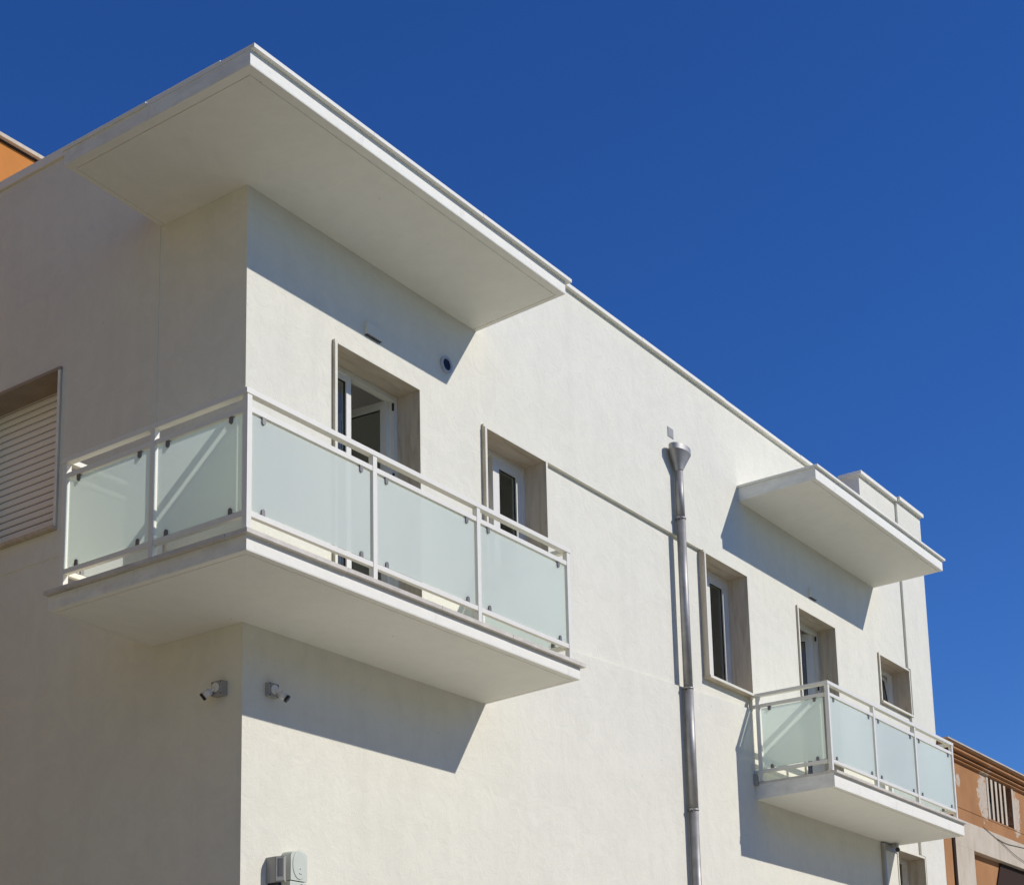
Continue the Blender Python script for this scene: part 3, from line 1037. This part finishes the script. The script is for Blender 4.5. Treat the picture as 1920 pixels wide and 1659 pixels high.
addloft(bm, [[(0.51 + a * math.cos(2 * math.pi * i / 36), y, -1.955 + b * math.sin(2 * math.pi * i / 36)) for i in range(36)] for a, b, y in ((.078, .112, EF - .0002), (.076, .110, EF - 0.004), (.070, .104, EF - 0.0055))], True, True)
newob('oval_lid', bm, 'greenbox', e1)
box('lower_cover', (EX0 - .004, EX1 - .002, EF + .004, EF + .0446, -2.40, -2.082), 'greenbox', e1, 0.006)
for x, z in ((0.512, -1.985), (0.505, -2.02), (0.52, -2.024), (0.53, -2.11)):
    tube('screw', (x, EF + (0.0 if z < -2.05 else -0.0057), z), (x, EF - 0.008, z), 0.004 if z > -2.05 else 0.010, 'gasket', e1, seg=10)
e2 = thing('electrical_box', 'grey box with framed window attached left of the pale green junction box', 'junction box', (0.30, 0, -2.2))
FX0, FX1 = 0.268, 0.352
prism('casing', [(0.268, 0.001), (0.268, -0.092), (0.272, -0.100), (0.295, -0.166), (0.312, -0.160), (0.360, 0.001)], 'z', -2.11, -1.915, 'greybox', e2)
tA, tB = Vector((0.272, -0.100, 0)), Vector((0.295, -0.166, 0))
dd = (tB - tA).normalized()
nn = Vector((dd.y, -dd.x, 0))
if nn.x > 0:
    nn = -nn
def facet(name, s0, s1, z0, z1, d0, d1, mat):
    bm = bmesh.new()
    ps = [tA + dd * s + nn * d for s, d in ((s0, d0), (s1, d0), (s1, d1), (s0, d1))]
    addprism(bm, [(p.x, p.y) for p in ps], 'z', z0, z1)
    newob(name, bm, mat, e2)
Lf = (tB - tA).length
facet('bezel', 0.002, 0.012, -2.10, -1.92, 0.0005, 0.006, 'whitepl')
facet('bezel', Lf - 0.012, Lf - 0.002, -2.10, -1.92, 0.0005, 0.006, 'whitepl')
facet('bezel', 0.0125, Lf - 0.0125, -1.932, -1.92, 0.0005, 0.006, 'whitepl')
facet('bezel', 0.0125, Lf - 0.0125, -2.10, -2.07, 0.0005, 0.006, 'whitepl')
box('bottom_cap', (FX0 + .01, 0.31, -0.12, -0.01, -2.135, -2.1105), 'gasket', e2, 0.004)
tube('conduit', (0.30, -0.03, GZ + 0.1), (0.30, -0.03, -2.136), 0.012, 'greybox', e2, seg=12)

# ------------------------------------------------------------------ old orange building further along the street
old = thing('old_orange_building', 'weathered orange plastered building with cornice and louvred vent, beyond the white block', 'building', (14.45, 0, GZ))
OX0, OX1 = 14.432, 24.0
# attic wall with the vent opening, pilasters, lintel, recessed bay
bm = wall_grid([OX0, 16.68, 17.80, OX1], [0.585, 0.80, 1.475, 1.60], lambda i, j: None if (i == 1 and j == 1) else 0.004, 0.45, putR)
newob('attic_wall', bm, 'oldorange', old)
box('string_line', (OX0 + .5, OX1, -0.004, 0.003, 0.772, 0.784), 'oldorange', old)
box('vent_back', (16.6, 17.9, 0.30, 0.34, 0.75, 1.5), 'darkhole', old)
for k in range(4):
    xx = 16.80 + 0.205 * k
    box('vent_bar', (xx, xx + 0.095, -0.003, 0.004, 0.8005, 1.4745), 'oldcream', old, 0.004)
box('vent_jamb', (16.60, 16.679, -0.006, 0.003, 0.79, 1.49), 'oldcream', old, 0.003)
box('vent_jamb', (17.801, 17.88, -0.006, 0.003, 0.79, 1.49), 'oldcream', old, 0.003)
box('architrave', (14.98, OX1, -0.012, 0.40, 0.165, 0.584), 'oldcream', old, 0.004)
box('pilaster', (14.98, 15.76, -0.0125, 0.40, GZ, 0.1645), 'oldcream', old, 0.004)
box('end_strip', (OX0, 14.83, -0.006, 0.40, GZ, 0.584), 'oldorange', old, 0.004)
box('back_wall', (OX0, OX1, 0.46, 0.6, GZ, 1.60), 'tan', old)
box('recessed_bay', (15.70, 20.5, 0.100, 0.40, GZ, 0.1640), 'oldorange', old)
box('pilaster', (20.5, OX1, -0.0125, 0.40, GZ, 0.1645), 'oldcream', old, 0.004)
tube('rain_pipe', (14.905, 0.0, GZ), (14.905, 0.0, 0.60), 0.035, 'darkbrown', old, seg=16)
tube('rain_pipe', (14.862, 0.05, GZ), (14.862, 0.05, 0.584), 0.02, 'greybox', old, seg=12)
# dark brown panel in the bay, its left edge slanting
bm = bmesh.new()
addprism(bm, [(17.22, 0.160), (20.4, 0.160), (20.4, -3.2), (15.9, -3.2), (15.9, -2.0)], 'y', 0.075, 0.0995)
newob('bay_panel', bm, 'darkbrown', old)
# stepped cornice
for (d, za, zc_) in ((0.045, 1.485, 1.510), (0.085, 1.528, 1.556), (0.145, 1.588, 1.632), (0.185, 1.646, 1.675)):
    prism('cornice_band', [(0.02, za), (-d + .02, za), (-d, za + 0.012), (-d, zc_), (0.02, zc_)], 'x', OX0, OX1, 'oldorange', old)
box('roof', (OX0, OX1, 0.02, 8.0, 1.60, 1.676), 'tan', old)
box('flashing', (OX0 + .02, OX1, -0.205, 0.30, 1.6765, 1.697), 'oldcream', old)

# cable sagging along the orange building
def cable(pts, r, name='wall_cable', parent=None):
    bm = bmesh.new()
    P = [Vector(p) for p in pts]
    fine = []
    for i in range(len(P) - 1):
        a = P[max(i - 1, 0)]; b = P[i]; c = P[i + 1]; d = P[min(i + 2, len(P) - 1)]
        for s in range(6):
            t = s / 6
            fine.append(0.5 * ((2 * b) + (-a + c) * t + (2 * a - 5 * b + 4 * c - d) * t * t + (-a + 3 * b - 3 * c + d) * t ** 3))
    fine.append(P[-1])
    rings = []
    for i, p in enumerate(fine):
        tdir = (fine[min(i + 1, len(fine) - 1)] - fine[max(i - 1, 0)]).normalized()
        q = tdir.to_track_quat('Z', 'Y')
        rings.append([p + q @ Vector((math.cos(a) * r, math.sin(a) * r, 0)) for a in [2 * math.pi * k / 6 for k in range(6)]])
    addloft(bm, rings)
    return newob(name, bm, 'cable', parent)
cb = thing('wall_cable', 'thin dark cable sagging across the old orange building', 'cable', (16.6, -0.02, 0.5))
cable([(16.25, -0.02, 0.60), (16.55, -0.022, 0.55), (16.85, -0.022, 0.50), (17.3, -0.022, 0.48), (17.75, -0.02, 0.50), (19.5, -0.02, 0.60)], 0.0045, 'cable_strand', cb)
cable([(16.85, -0.023, 0.50), (17.2, -0.025, 0.43), (17.7, -0.03, 0.33), (18.3, -0.03, 0.27), (19.5, -0.03, 0.2)], 0.0045, 'cable_strand', cb)

# ------------------------------------------------------------------ tall orange building behind
tall = thing('tall_orange_building', 'tall orange building with pale coping showing above the roof edge at left', 'building', (3, 8, GZ))
box('wall', (-4.0, 9.0, 8.0, 18.0, GZ, 8.985), 'orange2', tall)
box('coping_shade_strip', (-4.02, 9.02, 7.98, 18.02, 8.986, 9.015), 'darkbrown', tall)  # solid dark strip standing in for the shade under the coping
box('coping', (-4.08, 9.08, 7.92, 18.08, 9.016, 9.072), 'oldcream', tall, 0.01)

# ------------------------------------------------------------------ houses across the two streets (outside the picture, added to block sky and bounce warm light)
def street_house(label, loc, length, height, put, mat):
    t = thing('street_house', label, 'building', loc)
    hs = [(1.2 + 3.2 * k, 2.4 + 3.2 * k, z0, z0 + 1.6) for k in range(int((length - 1.5) / 3.2)) for z0 in (GZ + 1.2, GZ + 4.6, GZ + 7.6) if z0 + 1.9 < GZ + height]
    uu = sorted({0.0, length} | {v for h in hs for v in h[:2]})
    ww = sorted({GZ, GZ + height} | {v for h in hs for v in h[2:]})
    def cellO(i, j):
        u = (uu[i] + uu[i + 1]) / 2
        w = (ww[j] + ww[j + 1]) / 2
        for h in hs:
            if h[0] < u < h[1] and h[2] < w < h[3]:
                return None
        return 0.0
    newob('wall', wall_grid(uu, ww, cellO, 0.3, put), mat, t)
    def pbox(name, u0, u1, d0, d1, w0, w1, mt):
        a, b = Vector(put(u0, d0, w0)), Vector(put(u1, d1, w1))
        box(name, (min(a.x, b.x), max(a.x, b.x), min(a.y, b.y), max(a.y, b.y), w0, w1), mt, t)
    for h in hs:
        pbox('window_shutter', h[0], h[1], 0.12, 0.16, h[2], h[3], 'darkbrown')
    pbox('roof', -0.2, length + 0.2, -0.25, 8.0, GZ + height + .001, GZ + height + 0.2, 'oldcream')
    pbox('side_wall', 0.0, 0.3, 0.301, 8.0, GZ, GZ + height, mat)
    pbox('side_wall', length - 0.3, length, 0.301, 8.0, GZ, GZ + height, mat)
    pbox('rear_wall', 0.301, length - 0.301, 7.7, 8.0, GZ, GZ + height, mat)
street_house('tan plastered house across the side street, outside the picture', (-10.5, 10, GZ), 24, 15.0, lambda u, d, w: (-10.5 - d, u - 2.0, w), 'tan')
street_house('long tan house across the main street, outside the picture', (5, -21, GZ), 44, 9.5, lambda u, d, w: (-16 + u, -21 - d, w), 'tan')
